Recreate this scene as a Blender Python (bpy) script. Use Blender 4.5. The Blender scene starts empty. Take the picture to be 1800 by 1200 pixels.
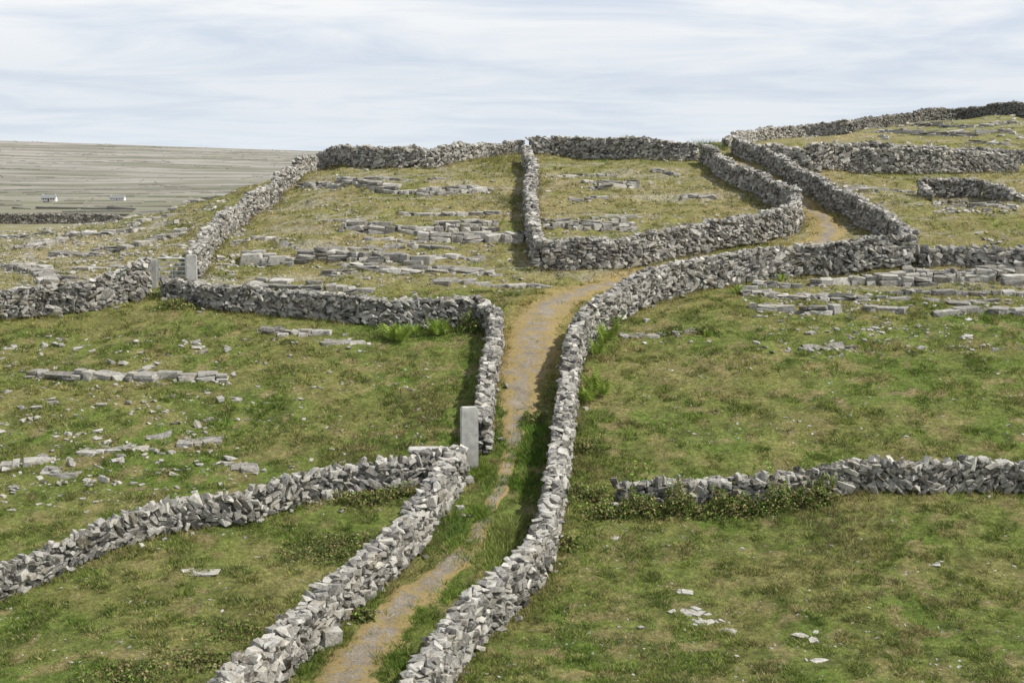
import bpy, bmesh, math, random
import mathutils
import numpy as np
random.seed(11)
rng = np.random.default_rng(11)
F = 2500.0
CZ = 13.5
PITCH = math.atan(335.0/2500.0)
sp, cp = math.sin(PITCH), math.cos(PITCH)

# ---------------------------------------------------------------- noise
def _hash(ix, iy, seed):
    h = (ix.astype(np.int64)*374761393 + iy.astype(np.int64)*668265263 + seed*1442695041) & 0xFFFFFFFF
    h = ((h ^ (h >> 13))*1274126177) & 0xFFFFFFFF
    h = h ^ (h >> 16)
    return (h & 0xFFFFFF)/float(0xFFFFFF)
def vnoise(x, y, seed=0):
    x = np.asarray(x, float); y = np.asarray(y, float)
    ix = np.floor(x); iy = np.floor(y)
    fx = x-ix; fy = y-iy
    fx = fx*fx*(3-2*fx); fy = fy*fy*(3-2*fy)
    a = _hash(ix, iy, seed); b = _hash(ix+1, iy, seed)
    c = _hash(ix, iy+1, seed); d = _hash(ix+1, iy+1, seed)
    return (a*(1-fx)+b*fx)*(1-fy)+(c*(1-fx)+d*fx)*fy
def fbm(x, y, seed=0, o=4):
    s = 0; a = 0.5; t = 0
    for k in range(o):
        s = s+a*vnoise(x*2**k+17.3*k, y*2**k-9.1*k, seed+k); t += a; a *= 0.5
    return s/t
def sstep(a, b, x):
    t = np.clip((x-a)/(b-a), 0, 1); return t*t*(3-2*t)

# ---------------------------------------------------------------- terrain base
def raydir(px, py):
    xc = (px-900)/F; yc = (600-py)/F
    return np.array([xc, cp+yc*sp, -sp+yc*cp])
C = []
def cpt(px, py, d):
    r = raydir(px, py); t = d/r[1]
    C.append((t*r[0], d, CZ+t*r[2]))
low = {1200:35, 1050:40, 900:45.5, 750:52, 650:57, 575:61.5}
for px in (-350, 0, 450, 900, 1350, 1800, 2150):
    for py, d in low.items(): cpt(px, py, d)
for px, L in {
    -350: [(490,72),(440,90),(415,130),(395,200)],
    0: [(540,64),(490,72),(440,90),(415,130),(395,200)],
    130: [(500,69),(440,86),(405,125),(394,200)],
    250: [(500,68),(430,87),(385,112)],
    400: [(470,72),(400,84),(345,100)],
    600: [(520,65),(470,71),(400,79),(340,89),(292,100)],
    900: [(520,65.5),(470,71),(400,79),(340,89),(277,103)],
    1200: [(500,68),(450,73),(400,79),(340,89),(281,101)],
    1400: [(480,70),(400,79),(340,88),(294,97),(242,126)],
    1500: [(465,71),(400,79),(340,88),(303,96),(274,105),(231,136)],
    1800: [(470,70),(400,79),(340,88),(303,96),(270,106),(204,150)],
    2150: [(470,70),(400,79),(340,88),(303,96),(265,107),(190,150)],
    1300: [(262,108)], 1650: [(213,143)]}.items():
    for py, d in L: cpt(px, py, d)
for x, y, dr in [(-30,145,8),(-15,140,4.5),(0,150,4),(15,145,2.0),(-45,200,11.2),(-15,200,9.5),(10,200,8),(40,190,2),(70,190,-2),(110,190,-4),
                 (-90,260,11.6),(-40,260,13),(0,260,14),(60,260,9),(130,260,4),
                 (-60,20,13.4),(0,20,13.4),(60,20,13.4),(-60,2,13.6),(0,2,13.6),(60,2,13.6),(-60,45,11.7),(70,45,11.7),(-90,70,7),(90,75,5)]:
    C.append((x, y, CZ-dr))
C = np.array(C)
P = C[:, :2]/100.0
def phi(r2): return 0.5*r2*np.log(np.maximum(r2, 1e-12))
n = len(P)
K = phi(((P[:, None]-P[None])**2).sum(-1)) + np.eye(n)*2e-4
A = np.zeros((n+3, n+3)); A[:n, :n] = K
A[:n, n] = 1; A[:n, n+1:] = P; A[n, :n] = 1; A[n+1:, :n] = P.T
W = np.linalg.solve(A, np.concatenate([C[:, 2], np.zeros(3)]))
GX0, GX1, GY0, GY1 = -120, 160, 0, 320
gx = np.arange(GX0, GX1+1); gy = np.arange(GY0, GY1+1)
GXX, GYY = np.meshgrid(gx/100.0, gy/100.0)
G = W[n]+W[n+1]*GXX+W[n+2]*GYY
for i in range(n):
    G = G+W[i]*phi((GXX-P[i, 0])**2+(GYY-P[i, 1])**2)
PENX, PENY = 27.4, 86.3
def Hbase(x, y):
    fx = np.clip(x, GX0, GX1-0.001)-GX0; fy = np.clip(y, GY0, GY1-0.001)-GY0
    ix = fx.astype(int); iy = fy.astype(int); fx = fx-ix; fy = fy-iy
    return (G[iy, ix]*(1-fx)+G[iy, ix+1]*fx)*(1-fy)+(G[iy+1, ix]*(1-fx)+G[iy+1, ix+1]*fx)*fy
def Hfar(x, y):
    a = x/np.maximum(y, 50)
    R = np.interp(a, [-.8, -.5, -.36, -.144, .2, .8], [-45, -32, -23, 0, 12, 20])
    d0 = np.interp(y, [0, 260, 300, 600, 1200, 1600], [11, 11.5, 12.6, 23, 41, 41.6])
    w = np.interp(y, [1600, 2100, 2600, 3200], [0, .2, .57, 1])
    dr = d0*(1-w)+R*w+np.interp(y, [3200, 3600, 5000, 9000], [0, 6, 40, 120])
    dr = dr + (fbm(x/300, y/300, 5, 3)-.5)*8*sstep(300, 900, y)*(1-.8*sstep(2700, 3200, y))
    return CZ-dr
def H(x, y):
    x = np.asarray(x, float); y = np.asarray(y, float)
    w = sstep(220, 330, y)
    z = Hbase(x, y)*(1-w)+Hfar(x, y)*w
    near = 1-sstep(150, 300, y)
    z = z+near*((fbm(x/4.5, y/4.5, 21, 3)-.5)*0.45+(fbm(x/.9, y/.9, 31, 3)-.5)*0.18)
    hill = sstep(64, 70, y)*near
    q = (z+(fbm(x/12, y/12, 41, 2)-.5)*1.2)/0.9
    st = (q-np.floor(q)); z = z+hill*0.32*(sstep(.35, .65, st)-st)
    z = z-.75*np.exp(-((x-PENX)/1.7)**4-((y-PENY)/1.5)**4)
    return z
TT = np.concatenate([np.arange(15, 200, .1), np.geomspace(200, 6000, 1200)])
def unp(px, py, maxd=175):
    r = raydir(px, py)
    X = TT*r[0]; Y = TT*r[1]; Z = CZ+TT*r[2]
    dz = Z-H(X, Y)
    i = np.argmax(dz < 0)
    if dz[i] >= 0 or TT[i] > maxd:          # ray passes over the crest: stand on the crest
        k = (TT < maxd) & (TT > 60)
        ang = np.where(k, dz/TT, 9e9)
        t = TT[np.argmin(ang)]-1.0
        return np.array([t*r[0], t*r[1]])
    f = dz[i-1]/(dz[i-1]-dz[i]+1e-9)
    t = TT[i-1]+(TT[i]-TT[i-1])*f
    return np.array([t*r[0], t*r[1]])

# ---------------------------------------------------------------- helpers
def link(o):
    bpy.context.scene.collection.objects.link(o); return o
def mesh_np(name, V, Fc, fl=None, col=None, mat=None, smooth=False):
    me = bpy.data.meshes.new(name)
    V = np.asarray(V, np.float32); Fc = np.asarray(Fc, np.int32)
    me.vertices.add(len(V)); me.vertices.foreach_set('co', V.ravel())
    k = Fc.shape[1]
    me.loops.add(Fc.size); me.loops.foreach_set('vertex_index', Fc.ravel())
    me.polygons.add(len(Fc)); me.polygons.foreach_set('loop_start', np.arange(0, Fc.size, k, dtype=np.int32))
    if fl is not None:
        for an, av in fl.items():
            me.attributes.new(an, 'FLOAT', 'POINT').data.foreach_set('value', np.asarray(av, np.float32))
    if col is not None:
        c4 = np.ones((len(V), 4), np.float32); c4[:, :3] = col
        me.attributes.new('col', 'FLOAT_COLOR', 'POINT').data.foreach_set('color', c4.ravel())
    me.update(calc_edges=True)
    me.polygons.foreach_set('use_smooth', np.full(len(Fc), smooth, bool))
    if mat: me.materials.append(mat)
    o = bpy.data.objects.new(name, me); link(o); return o
def tag(o, label=None, cat=None, group=None, kind=None):
    if label: o['label'] = label
    if cat: o['category'] = cat
    if group: o['group'] = group
    if kind: o['kind'] = kind
    return o
def nmat(name):
    m = bpy.data.materials.new(name); m.use_nodes = True
    nt = m.node_tree; b = nt.nodes['Principled BSDF']
    b.inputs['Roughness'].default_value = .9
    b.inputs['Specular IOR Level'].default_value = .15
    return m, nt, b
def N(nt, t, **kw):
    nd = nt.nodes.new(t)
    for k, v in kw.items():
        if hasattr(nd, k): setattr(nd, k, v)
        else: nd.inputs[k].default_value = v
    return nd
def noise(nt, co, scale, detail=4, rough=.55):
    nd = N(nt, 'ShaderNodeTexNoise'); nd.inputs['Scale'].default_value = scale
    nd.inputs['Detail'].default_value = detail; nd.inputs['Roughness'].default_value = rough
    nt.links.new(co, nd.inputs['Vector']); return nd.outputs['Fac']
def ramp(nt, fac, stops):
    r = N(nt, 'ShaderNodeValToRGB'); e = r.color_ramp.elements
    while len(e) < len(stops): e.new(.5)
    for q, (p, c) in zip(e, stops):
        q.position = p; q.color = (c[0], c[1], c[2], 1) if isinstance(c, tuple) else (c, c, c, 1)
    nt.links.new(fac, r.inputs['Fac']); return r.outputs['Color']
def mix(nt, fac, a, b, mode='MIX'):
    m = N(nt, 'ShaderNodeMix', data_type='RGBA', blend_type=mode)
    for s, v in ((0, fac), (6, a), (7, b)):
        if isinstance(v, (int, float)): m.inputs[s].default_value = v
        elif isinstance(v, tuple): m.inputs[s].default_value = (*v, 1)
        else: nt.links.new(v, m.inputs[s])
    return m.outputs[2]
def bump(nt, b, h, strength, dist):
    q = N(nt, 'ShaderNodeBump'); q.inputs['Strength'].default_value = strength
    q.inputs['Distance'].default_value = dist
    nt.links.new(h, q.inputs['Height']); nt.links.new(q.outputs[0], b.inputs['Normal'])
def geopos(nt): return N(nt, 'ShaderNodeNewGeometry').outputs['Position']
def attr(nt, nm, out='Fac'):
    a = N(nt, 'ShaderNodeAttribute', attribute_name=nm); return a.outputs[out]

# ---------------------------------------------------------------- materials
def stone_material(name, dark=(.080,.077,.072), mid=(.270,.258,.238), light=(.58,.56,.51), lichen=.55):
    m, nt, b = nmat(name); p = geopos(nt)
    base = ramp(nt, attr(nt, 'tone'), [(0, dark), (.45, mid), (1, light)])
    n1 = noise(nt, p, 3.5, 6, .65)
    c = mix(nt, 1.0, base, ramp(nt, n1, [(.25, .55), (.5, .95), (.8, 1.35)]), 'MULTIPLY')
    n2 = noise(nt, p, 11, 5, .7)
    c = mix(nt, ramp(nt, n2, [(.53, 0.0), (.62, lichen)]), c, (.62, .60, .54))
    n3 = noise(nt, p, 7.3, 4, .65)
    c = mix(nt, ramp(nt, n3, [(.56, 0.0), (.66, .6)]), c, (.05, .05, .045))
    n4 = noise(nt, p, 2.1, 2, .5)
    c = mix(nt, ramp(nt, n4, [(.50, 0.0), (.75, .35)]), c, (.30, .245, .14))
    nt.links.new(c, b.inputs['Base Color'])
    bump(nt, b, noise(nt, p, 18, 6, .7), .9, .05)
    return m
M_stone = stone_material('limestone_wall_material')
M_rock = stone_material('limestone_pavement_material', (.12,.115,.105), (.31,.298,.27), (.56,.54,.49), .5)
M_fwall = stone_material('hazed_distant_stone_material', (.17,.165,.145), (.20,.195,.175), (.28,.27,.25), .1)  # paler, flatter greys: distance haze painted into the stone colour

def col_material(name, rough=.9, fine=30, amp=(.6, 1.4), transl=0):
    m, nt, b = nmat(name); p = geopos(nt)
    c = mix(nt, 1.0, attr(nt, 'col', 'Color'), ramp(nt, noise(nt, p, fine, 3, .6), [(.25, amp[0]), (.75, amp[1])]), 'MULTIPLY')
    nt.links.new(c, b.inputs['Base Color']); b.inputs['Roughness'].default_value = rough
    if transl:
        t = N(nt, 'ShaderNodeBsdfTranslucent'); nt.links.new(c, t.inputs['Color'])
        ms = N(nt, 'ShaderNodeMixShader'); ms.inputs[0].default_value = transl
        nt.links.new(b.outputs[0], ms.inputs[1]); nt.links.new(t.outputs[0], ms.inputs[2])
        nt.links.new(ms.outputs[0], nt.nodes['Material Output'].inputs[0])
    return m
M_grass = col_material('grass_blade_material', .8, 4, (.8, 1.3), .35)
M_leaf = col_material('leaf_material', .6, 12, (.6, 1.4), .25)

m, nt, b = nmat('ground_material'); p = geopos(nt)
c = attr(nt, 'col', 'Color')
c = mix(nt, 1.0, c, ramp(nt, noise(nt, p, 6.5, 6, .8), [(.32, .34), (.5, .98), (.68, 1.75)]), 'MULTIPLY')
c = mix(nt, ramp(nt, noise(nt, p, 1.1, 5, .65), [(.45, 0.0), (.62, .28)]), c, mix(nt, .5, c, (.28, .24, .12)))
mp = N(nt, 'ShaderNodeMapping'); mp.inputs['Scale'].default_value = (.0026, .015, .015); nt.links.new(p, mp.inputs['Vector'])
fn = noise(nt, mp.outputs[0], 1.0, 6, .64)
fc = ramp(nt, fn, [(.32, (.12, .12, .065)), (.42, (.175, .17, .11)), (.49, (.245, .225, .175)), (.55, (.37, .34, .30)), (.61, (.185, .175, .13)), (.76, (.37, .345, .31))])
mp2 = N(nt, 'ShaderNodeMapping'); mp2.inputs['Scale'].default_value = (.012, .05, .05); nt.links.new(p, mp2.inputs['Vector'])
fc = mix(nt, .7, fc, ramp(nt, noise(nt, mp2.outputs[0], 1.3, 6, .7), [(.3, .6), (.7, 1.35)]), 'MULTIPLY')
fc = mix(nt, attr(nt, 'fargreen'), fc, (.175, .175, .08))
fc = mix(nt, .14, fc, (.32, .34, .38))  # atmospheric haze painted as a bluish tint on the far ground
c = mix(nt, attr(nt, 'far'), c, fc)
nt.links.new(c, b.inputs['Base Color'])
bump(nt, b, noise(nt, p, 9, 6, .75), 1.0, .10)
M_ground = m

m, nt, b = nmat('gravel_path_material'); p = geopos(nt)
g = ramp(nt, noise(nt, p, 24, 4, .8), [(.3, (.13, .108, .08)), (.5, (.29, .25, .195)), (.70, (.52, .47, .39))])
g = mix(nt, 1.0, g, ramp(nt, noise(nt, p, 1.8, 5, .7), [(.3, .7), (.7, 1.2)]), 'MULTIPLY')
e = ramp(nt, noise(nt, p, 7, 5, .78), [(.3, (.13, .12, .04)), (.46, (.31, .235, .10)), (.56, (.40, .30, .14)), (.68, (.13, .17, .045))])
ed = N(nt, 'ShaderNodeMath', operation='ADD'); nt.links.new(attr(nt, 'edge'), ed.inputs[0])
ms_ = N(nt, 'ShaderNodeMath', operation='MULTIPLY_ADD'); nt.links.new(noise(nt, p, 1.7, 6, .8), ms_.inputs[0]); ms_.inputs[1].default_value = 3.4; ms_.inputs[2].default_value = -1.65
nt.links.new(ms_.outputs[0], ed.inputs[1])
c = mix(nt, ramp(nt, ed.outputs[0], [(.10, 0.0), (.36, .95)]), g, e)
nt.links.new(c, b.inputs['Base Color']); bump(nt, b, noise(nt, p, 28, 5, .8), 1.0, .05)
M_path = m

m, nt, b = nmat('concrete_material'); p = geopos(nt)
c = ramp(nt, noise(nt, p, 3, 7, .7), [(.3, (.30, .29, .27)), (.55, (.50, .49, .46)), (.75, (.60, .59, .56))])
nt.links.new(c, b.inputs['Base Color']); bump(nt, b, noise(nt, p, 25, 5, .7), .35, .01)
M_conc = m
m, nt, b = nmat('galvanised_metal_material'); p = geopos(nt)
nt.links.new(ramp(nt, noise(nt, p, 14, 3, .6), [(.3, (.60, .61, .61)), (.7, (.78, .79, .79))]), b.inputs['Base Color'])
b.inputs['Metallic'].default_value = .15; b.inputs['Roughness'].default_value = .5
M_metal = m
def flatmat(name, col, v=.1):
    m, nt, b = nmat(name); p = geopos(nt)
    nt.links.new(ramp(nt, noise(nt, p, 1.5, 3, .6), [(.3, tuple(k*(1-v) for k in col)), (.7, tuple(k*(1+v) for k in col))]), b.inputs['Base Color'])
    return m
M_white = flatmat('whitewash_material', (.72, .72, .70), .06)
M_slate = flatmat('slate_roof_material', (.22, .23, .235), .2)
M_glass = flatmat('window_glass_material', (.06, .065, .07), .2)
M_door = flatmat('painted_door_material', (.25, .10, .08), .1)

# ---------------------------------------------------------------- wall line definitions
LANE_L1 = [(300,1345),(405,1265),(488,1195),(575,1100),(682,1010),(742,938),(782,882),(806,842)]
LANE_L2 = [(848,800),(853,730),(862,668),(870,625),(868,592),(846,574)]
MID_L   = [(838,572),(740,574),(650,568),(560,558),(470,552),(390,543),(335,528),(290,520)]
FAR_L   = [(262,518),(225,528),(150,545),(80,552),(0,560),(-120,568)]
LANE_R  = [(650,1370),(745,1258),(792,1180),(862,1100),(930,1035),(963,955),(978,870),(990,785),(1000,705),(1008,648),(1032,600),(1066,578),(1110,545),(1180,520),(1250,505),(1330,493),(1400,483),(1500,474),(1598,467)]
UP_R    = [(1603,462),(1565,430),(1515,398),(1455,365),(1405,335),(1360,305),(1318,284),(1292,270)]
SIDE_R  = [(1612,468),(1700,470),(1800,472),(1900,473)]
UP_L    = [(952,476),(1080,471),(1180,453),(1270,437),(1340,423),(1385,411),(1400,394),(1388,374),(1350,354),(1310,334),(1275,314),(1258,298),(1238,287)]
DIVIDE  = [(925,290),(937,322),(930,352),(935,387),(935,422),(944,456),(950,470)]
SKY_L   = [(560,296),(620,292),(700,292),(780,289),(850,278),(918,270)]
SKY_R   = [(930,271),(1000,276),(1100,280),(1225,283)]
HILL_L  = [(340,490),(370,440),(388,417),(430,391),(480,358),(502,332),(530,308),(553,298)]
BACK_R  = [(1345,292),(1420,300),(1500,304),(1600,306),(1700,304),(1785,303)]
BACK_R2 = [(1480,276),(1560,276),(1640,280),(1720,284),(1880,290)]
TOP_A   = [(1275,259),(1340,247),(1420,240),(1490,235)]
TOP_B   = [(1492,234),(1560,222),(1680,211),(1800,206),(1900,203)]
LOW_L   = [(775,838),(700,856),(600,868),(520,888),(430,916),(300,932),(200,962),(110,1002),(0,1052),(-90,1090)]
LOW_R   = [(1085,884),(1200,886),(1400,874),(1500,862),(1600,864),(1700,862),(1800,864),(1920,866)]
DIST_L  = [('w',-90,202),('w',-72,200),('w',-60,201),('w',-40,203)]
PEN_L   = [('w',PENX-2.0,PENY+.2),('w',PENX-2.15,PENY+.9),('w',PENX-2.3,PENY+1.7)]
PEN_B   = [('w',PENX-2.3,PENY+1.8),('w',PENX-.5,PENY+1.85),('w',PENX+1.5,PENY+1.8)]
PEN_R   = [('w',PENX+1.6,PENY+1.6),('w',PENX+2.3,PENY+.2),('w',PENX+3.2,PENY-1.4)]

def curve_world(pts, step=.08, maxd=175):
    Q = np.array([np.array(q[1:], float) if q[0] == 'w' else unp(q[0], q[1], maxd) for q in pts])
    Q = np.vstack([2*Q[0]-Q[1], Q, 2*Q[-1]-Q[-2]])
    out = []
    for i in range(1, len(Q)-2):
        p0, p1, p2, p3 = Q[i-1:i+3]
        m_ = max(4, int(np.linalg.norm(p2-p1)/.3))
        for t in np.linspace(0, 1, m_, endpoint=False):
            out.append(.5*((2*p1)+(-p0+p2)*t+(2*p0-5*p1+4*p2-p3)*t*t+(-p0+3*p1-3*p2+p3)*t**3))
    out.append(Q[-2]); out = np.array(out)
    s = np.concatenate([[0], np.cumsum(np.linalg.norm(np.diff(out, axis=0), axis=1))])
    L = s[-1]; ss = np.arange(0, L, step)
    X = np.interp(ss, s, out[:, 0]); Y = np.interp(ss, s, out[:, 1])
    tx = np.gradient(X); ty = np.gradient(Y); l = np.hypot(tx, ty)+1e-9
    return dict(L=L, s=ss, x=X, y=Y, tx=tx/l, ty=ty/l)

# ---------------------------------------------------------------- stone library
def hull_lib(cnt, jit, ch):
    lib = []
    for k in range(cnt):
        bm = bmesh.new()
        for sx in (-1, 1):
            for sy in (-1, 1):
                for sz in (-1, 1):
                    cx = np.array([sx, sy, sz])*(1-rng.uniform(0, jit, 3))
                    for ax in range(3):
                        q = cx.copy(); c_ = rng.uniform(.2, 1)*ch
                        for a2 in range(3):
                            if a2 != ax: q[a2] *= (1-c_)
                        bm.verts.new(q)
        r = bmesh.ops.convex_hull(bm, input=bm.verts)
        dead = [g for g in r['geom_interior'] if isinstance(g, bmesh.types.BMVert)]
        if dead: bmesh.ops.delete(bm, geom=dead, context='VERTS')
        bmesh.ops.triangulate(bm, faces=bm.faces)
        bmesh.ops.recalc_face_normals(bm, faces=bm.faces)
        bm.verts.index_update()
        lib.append((np.array([v.co[:] for v in bm.verts]), np.array([[v.index for v in f.verts] for f in bm.faces])))
        bm.free()
    return lib
LIB = hull_lib(60, .58, .18)
BLK = hull_lib(40, .38, .15)
def eul(ax, ay, az):
    ca, sa = np.cos(ax), np.sin(ax); cb, sb = np.cos(ay), np.sin(ay); cc, sc = np.cos(az), np.sin(az)
    Z = np.zeros_like(ca); O = np.ones_like(ca)
    Rx = np.stack([np.stack([O, Z, Z], -1), np.stack([Z, ca, -sa], -1), np.stack([Z, sa, ca], -1)], -2)
    Ry = np.stack([np.stack([cb, Z, sb], -1), np.stack([Z, O, Z], -1), np.stack([-sb, Z, cb], -1)], -2)
    Rz = np.stack([np.stack([cc, -sc, Z], -1), np.stack([sc, cc, Z], -1), np.stack([Z, Z, O], -1)], -2)
    return Rz@Ry@Rx
def stones_mesh(lib, pos, rot, scl, tone):
    pos = np.array(pos); rot = np.array(rot); scl = np.array(scl); tone = np.array(tone)
    R = eul(rot[:, 0], rot[:, 1], rot[:, 2])
    var = rng.integers(0, len(lib), len(pos))
    Vs, Fs, Ts = [], [], []; off = 0
    for k, (v, f) in enumerate(lib):
        idx = np.where(var == k)[0]
        if not len(idx): continue
        vv = v[None]*scl[idx][:, None, :]
        vv = np.einsum('nij,nvj->nvi', R[idx], vv)+pos[idx][:, None, :]
        ff = f[None]+(np.arange(len(idx))*len(v))[:, None, None]+off
        Vs.append(vv.reshape(-1, 3)); Fs.append(ff.reshape(-1, 3)); Ts.append(np.repeat(tone[idx], len(v)))
        off += len(idx)*len(v)
    return np.vstack(Vs), np.vstack(Fs), np.concatenate(Ts)

WALLCURVES = []
def make_wall(pts, h, label, thick=.65, size=1.0, lean=.3, tone=(.5, .28), name='dry_stone_wall', jag=.75, maxd=175):
    cv = curve_world(pts, maxd=maxd); WALLCURVES.append((cv, thick))
    L = cv['L']; hs = h if isinstance(h, (list, tuple)) else [h, h]
    hp = np.linspace(0, L, len(hs))
    sd = int(rng.integers(0, 999))
    pos, rot, scl, tn = [], [], [], []
    Z = H(cv['x'], cv['y'])
    def at(s):
        i = min(int(s/.08), len(cv['s'])-1); return cv['x'][i], cv['y'][i], cv['tx'][i], cv['ty'][i], Z[i]
    hc = .155*size
    SG = np.arange(0, L+1, .1)
    HT = np.interp(SG, hp, hs)*(1+.26*(fbm(SG/1.8, SG*0+.5, sd, 3)-.5))
    htop = lambda s: HT[min(int(s*10), len(HT)-1)]
    ncm = int(max(hs)*1.15/hc)+1
    for k in range(ncm):
        LE = (vnoise((SG+30)/1.7, SG*0+k*.2, sd+3)-.5)*2
        for side in (-1, 1):
            s = rng.uniform(0, .2)
            while s < L:
                big = rng.random() < .14
                l = rng.uniform(.13, .40)*size*(1.5 if big else 1)
                zt = (k+.5)*hc
                ht = htop(s+l/2)
                if zt < ht-.08:
                    x, y, tx, ty, z = at(s+l/2)
                    off = side*(thick/2*(1-.22*zt/max(ht, .3))-.13+rng.uniform(-.05, .08))
                    ph = LE[min(int((s+l/2)*10), len(LE)-1)]*lean*2.2+rng.normal(0, .24)
                    hh = hc*rng.uniform(.65, 1.4)*(1.6 if big else 1)
                    pos.append((x-ty*off, y+tx*off, z+zt+rng.uniform(-.03, .03)))
                    rot.append((rng.normal(0, .22), ph, math.atan2(ty, tx)+rng.normal(0, .28)))
                    scl.append((l*.70, rng.uniform(.13, .22), hh*.66))
                    tn.append(np.clip(rng.normal(*tone), 0, 1))
                s += l*.95
    s = 0
    while s < L:
        x, y, tx, ty, z = at(s)
        for q in range(2):
            off = (q-.5)*thick*.40+rng.uniform(-.08, .08)
            l = rng.uniform(.15, .46)*size
            pos.append((x-ty*off+tx*rng.uniform(-.1, .1), y+tx*off+ty*rng.uniform(-.1, .1), z+htop(s)-.07+rng.uniform(-.08, .07)*jag))
            rot.append((rng.normal(0, .3), rng.normal(0, .2+.3*lean)*jag+(.9*lean*2*jag if rng.random() < lean else 0), math.atan2(ty, tx)+rng.normal(0, .7)))
            scl.append((l*.62, rng.uniform(.12, .22)*size, rng.uniform(.05, .12)*size))
            tn.append(np.clip(rng.normal(tone[0]+.15, tone[1]), 0, 1))
        s += rng.uniform(.16, .30)*size
    V, Fc, T = stones_mesh(LIB, pos, rot, scl, tn)
    cs = np.arange(0, L, .4); cv_, cf = [], []
    for i, s in enumerate(cs):
        x, y, tx, ty, z = at(s); hh = max(htop(s)-.25, .1); w0 = thick/2-.17; w1 = thick/2*.78-.15
        for o_, zz in ((-w0, -.3), (-w1, hh), (w1, hh), (w0, -.3)):
            cv_.append((x-ty*o_, y+tx*o_, z+zz))
        if i:
            a0 = (i-1)*4; b0 = i*4
            for j in range(3):
                cf.append((a0+j, a0+j+1, b0+j+1)); cf.append((a0+j, b0+j+1, b0+j))
    off = len(V)
    V = np.vstack([V, np.array(cv_)]); Fc = np.vstack([Fc, np.array(cf)+off]); T = np.concatenate([T, np.zeros(len(cv_))])
    o = mesh_np(name, V, Fc, fl={'tone': T}, mat=M_stone)
    tag(o, label, 'stone wall'); return o

make_wall(LANE_L1, 1.25, 'grey dry stone wall edging the farm lane', .68, 1.05, .22, (.53, .29))
make_wall(LANE_L2, [1.35, 1.2, 1.25], 'narrow grey dry stone wall beside gravel lane', .58, .95, .22, (.53, .29))
make_wall(MID_L, [1.25, 1.15, 1.1, 1.1, 1.05, .75], 'dark grey dry stone wall crossing below rocky slope', .6, .95, .35, (.42, .26))
make_wall(FAR_L, [1.7, 1.3, 1.3, 1.35], 'dry stone wall stepping down from field gate', .6, .95, .35, (.44, .26))
make_wall(LANE_R, [1.35, 1.3, 1.25, 1.3, 1.4, 1.5, 1.6, 1.55], 'long winding grey dry stone wall along the lane', .66, 1.0, .24, (.48, .29))
make_wall(UP_R, [1.5, 1.4, 1.3, 1.2], 'dry stone wall climbing beside the upper lane', .6, .95, .22, (.46, .26))
make_wall(SIDE_R, [.9, 1.0, .85], 'low ragged dry stone wall above limestone terraces', .55, 1.1, .45, (.46, .26), jag=1.6)
make_wall(UP_L, [1.45, 1.5, 1.55, 1.5, 1.35, 1.3], 'curving dry stone wall enclosing hillside field', .62, .95, .25, (.47, .27))
make_wall(DIVIDE, 1.3, 'dry stone wall dividing two sloping fields', .62, .95, .22, (.47, .26))
make_wall(SKY_L, [1.3, 1.3, 1.25, .9], 'dry stone wall along the grassy hill crest', .6, 1.0, .3, (.50, .26))
make_wall(SKY_R, [1.15, 1.5, 1.5, 1.2], 'tall dry stone wall on hilltop against sky', .6, 1.0, .3, (.48, .26))
make_wall(HILL_L, [1.35, 1.3, 1.2], 'dry stone wall running up the hillside', .62, .95, .3, (.52, .26))
make_wall(BACK_R, [1.4, 1.8, 1.6, 1.2], 'tall dry stone wall across upper pasture', .6, 1.0, .35, (.50, .26))
make_wall(BACK_R2, [.9, 1.0, .8], 'low dry stone wall behind the upper pasture', .6, 1.1, .35, (.45, .25))
make_wall(TOP_A, [.7, .95, 1.15], 'pale dry stone wall climbing toward the ridge', .6, 1.1, .3, (.55, .22))
make_wall(TOP_B, [.95, 1.15, 1.25], 'dark dry stone wall along the ridge top', .6, 1.1, .3, (.15, .12))
make_wall(LOW_L, [1.0, .95, .95, .9], 'low wall of upright leaning limestone slabs in grass', .46, .95, .65, (.48, .29), jag=1.2)
make_wall(LOW_R, [.7, .85, .98, 1.0, 1.0], 'low ragged limestone wall partly overgrown with brambles', .5, 1.0, .5, (.48, .29), jag=1.3)
make_wall(DIST_L, 1.4, 'long dark dry stone wall on flat pasture', .7, 1.3, .2, (.22, .18))
make_wall(PEN_L, [.5, .7, .9], 'broken side wall of sunken stone pen', .4, .9, .3, (.5, .28), name='stone_pen_wall', jag=1.2)
make_wall(PEN_B, [.95, 1.1, .95], 'ruined back wall of sunken stone pen', .42, .9, .3, (.3, .22), name='stone_pen_wall', jag=1.2)
make_wall(PEN_R, [.95, .7, .2], 'collapsed side wall of sunken stone pen', .42, .9, .4, (.5, .28), name='stone_pen_wall', jag=1.4)

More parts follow.
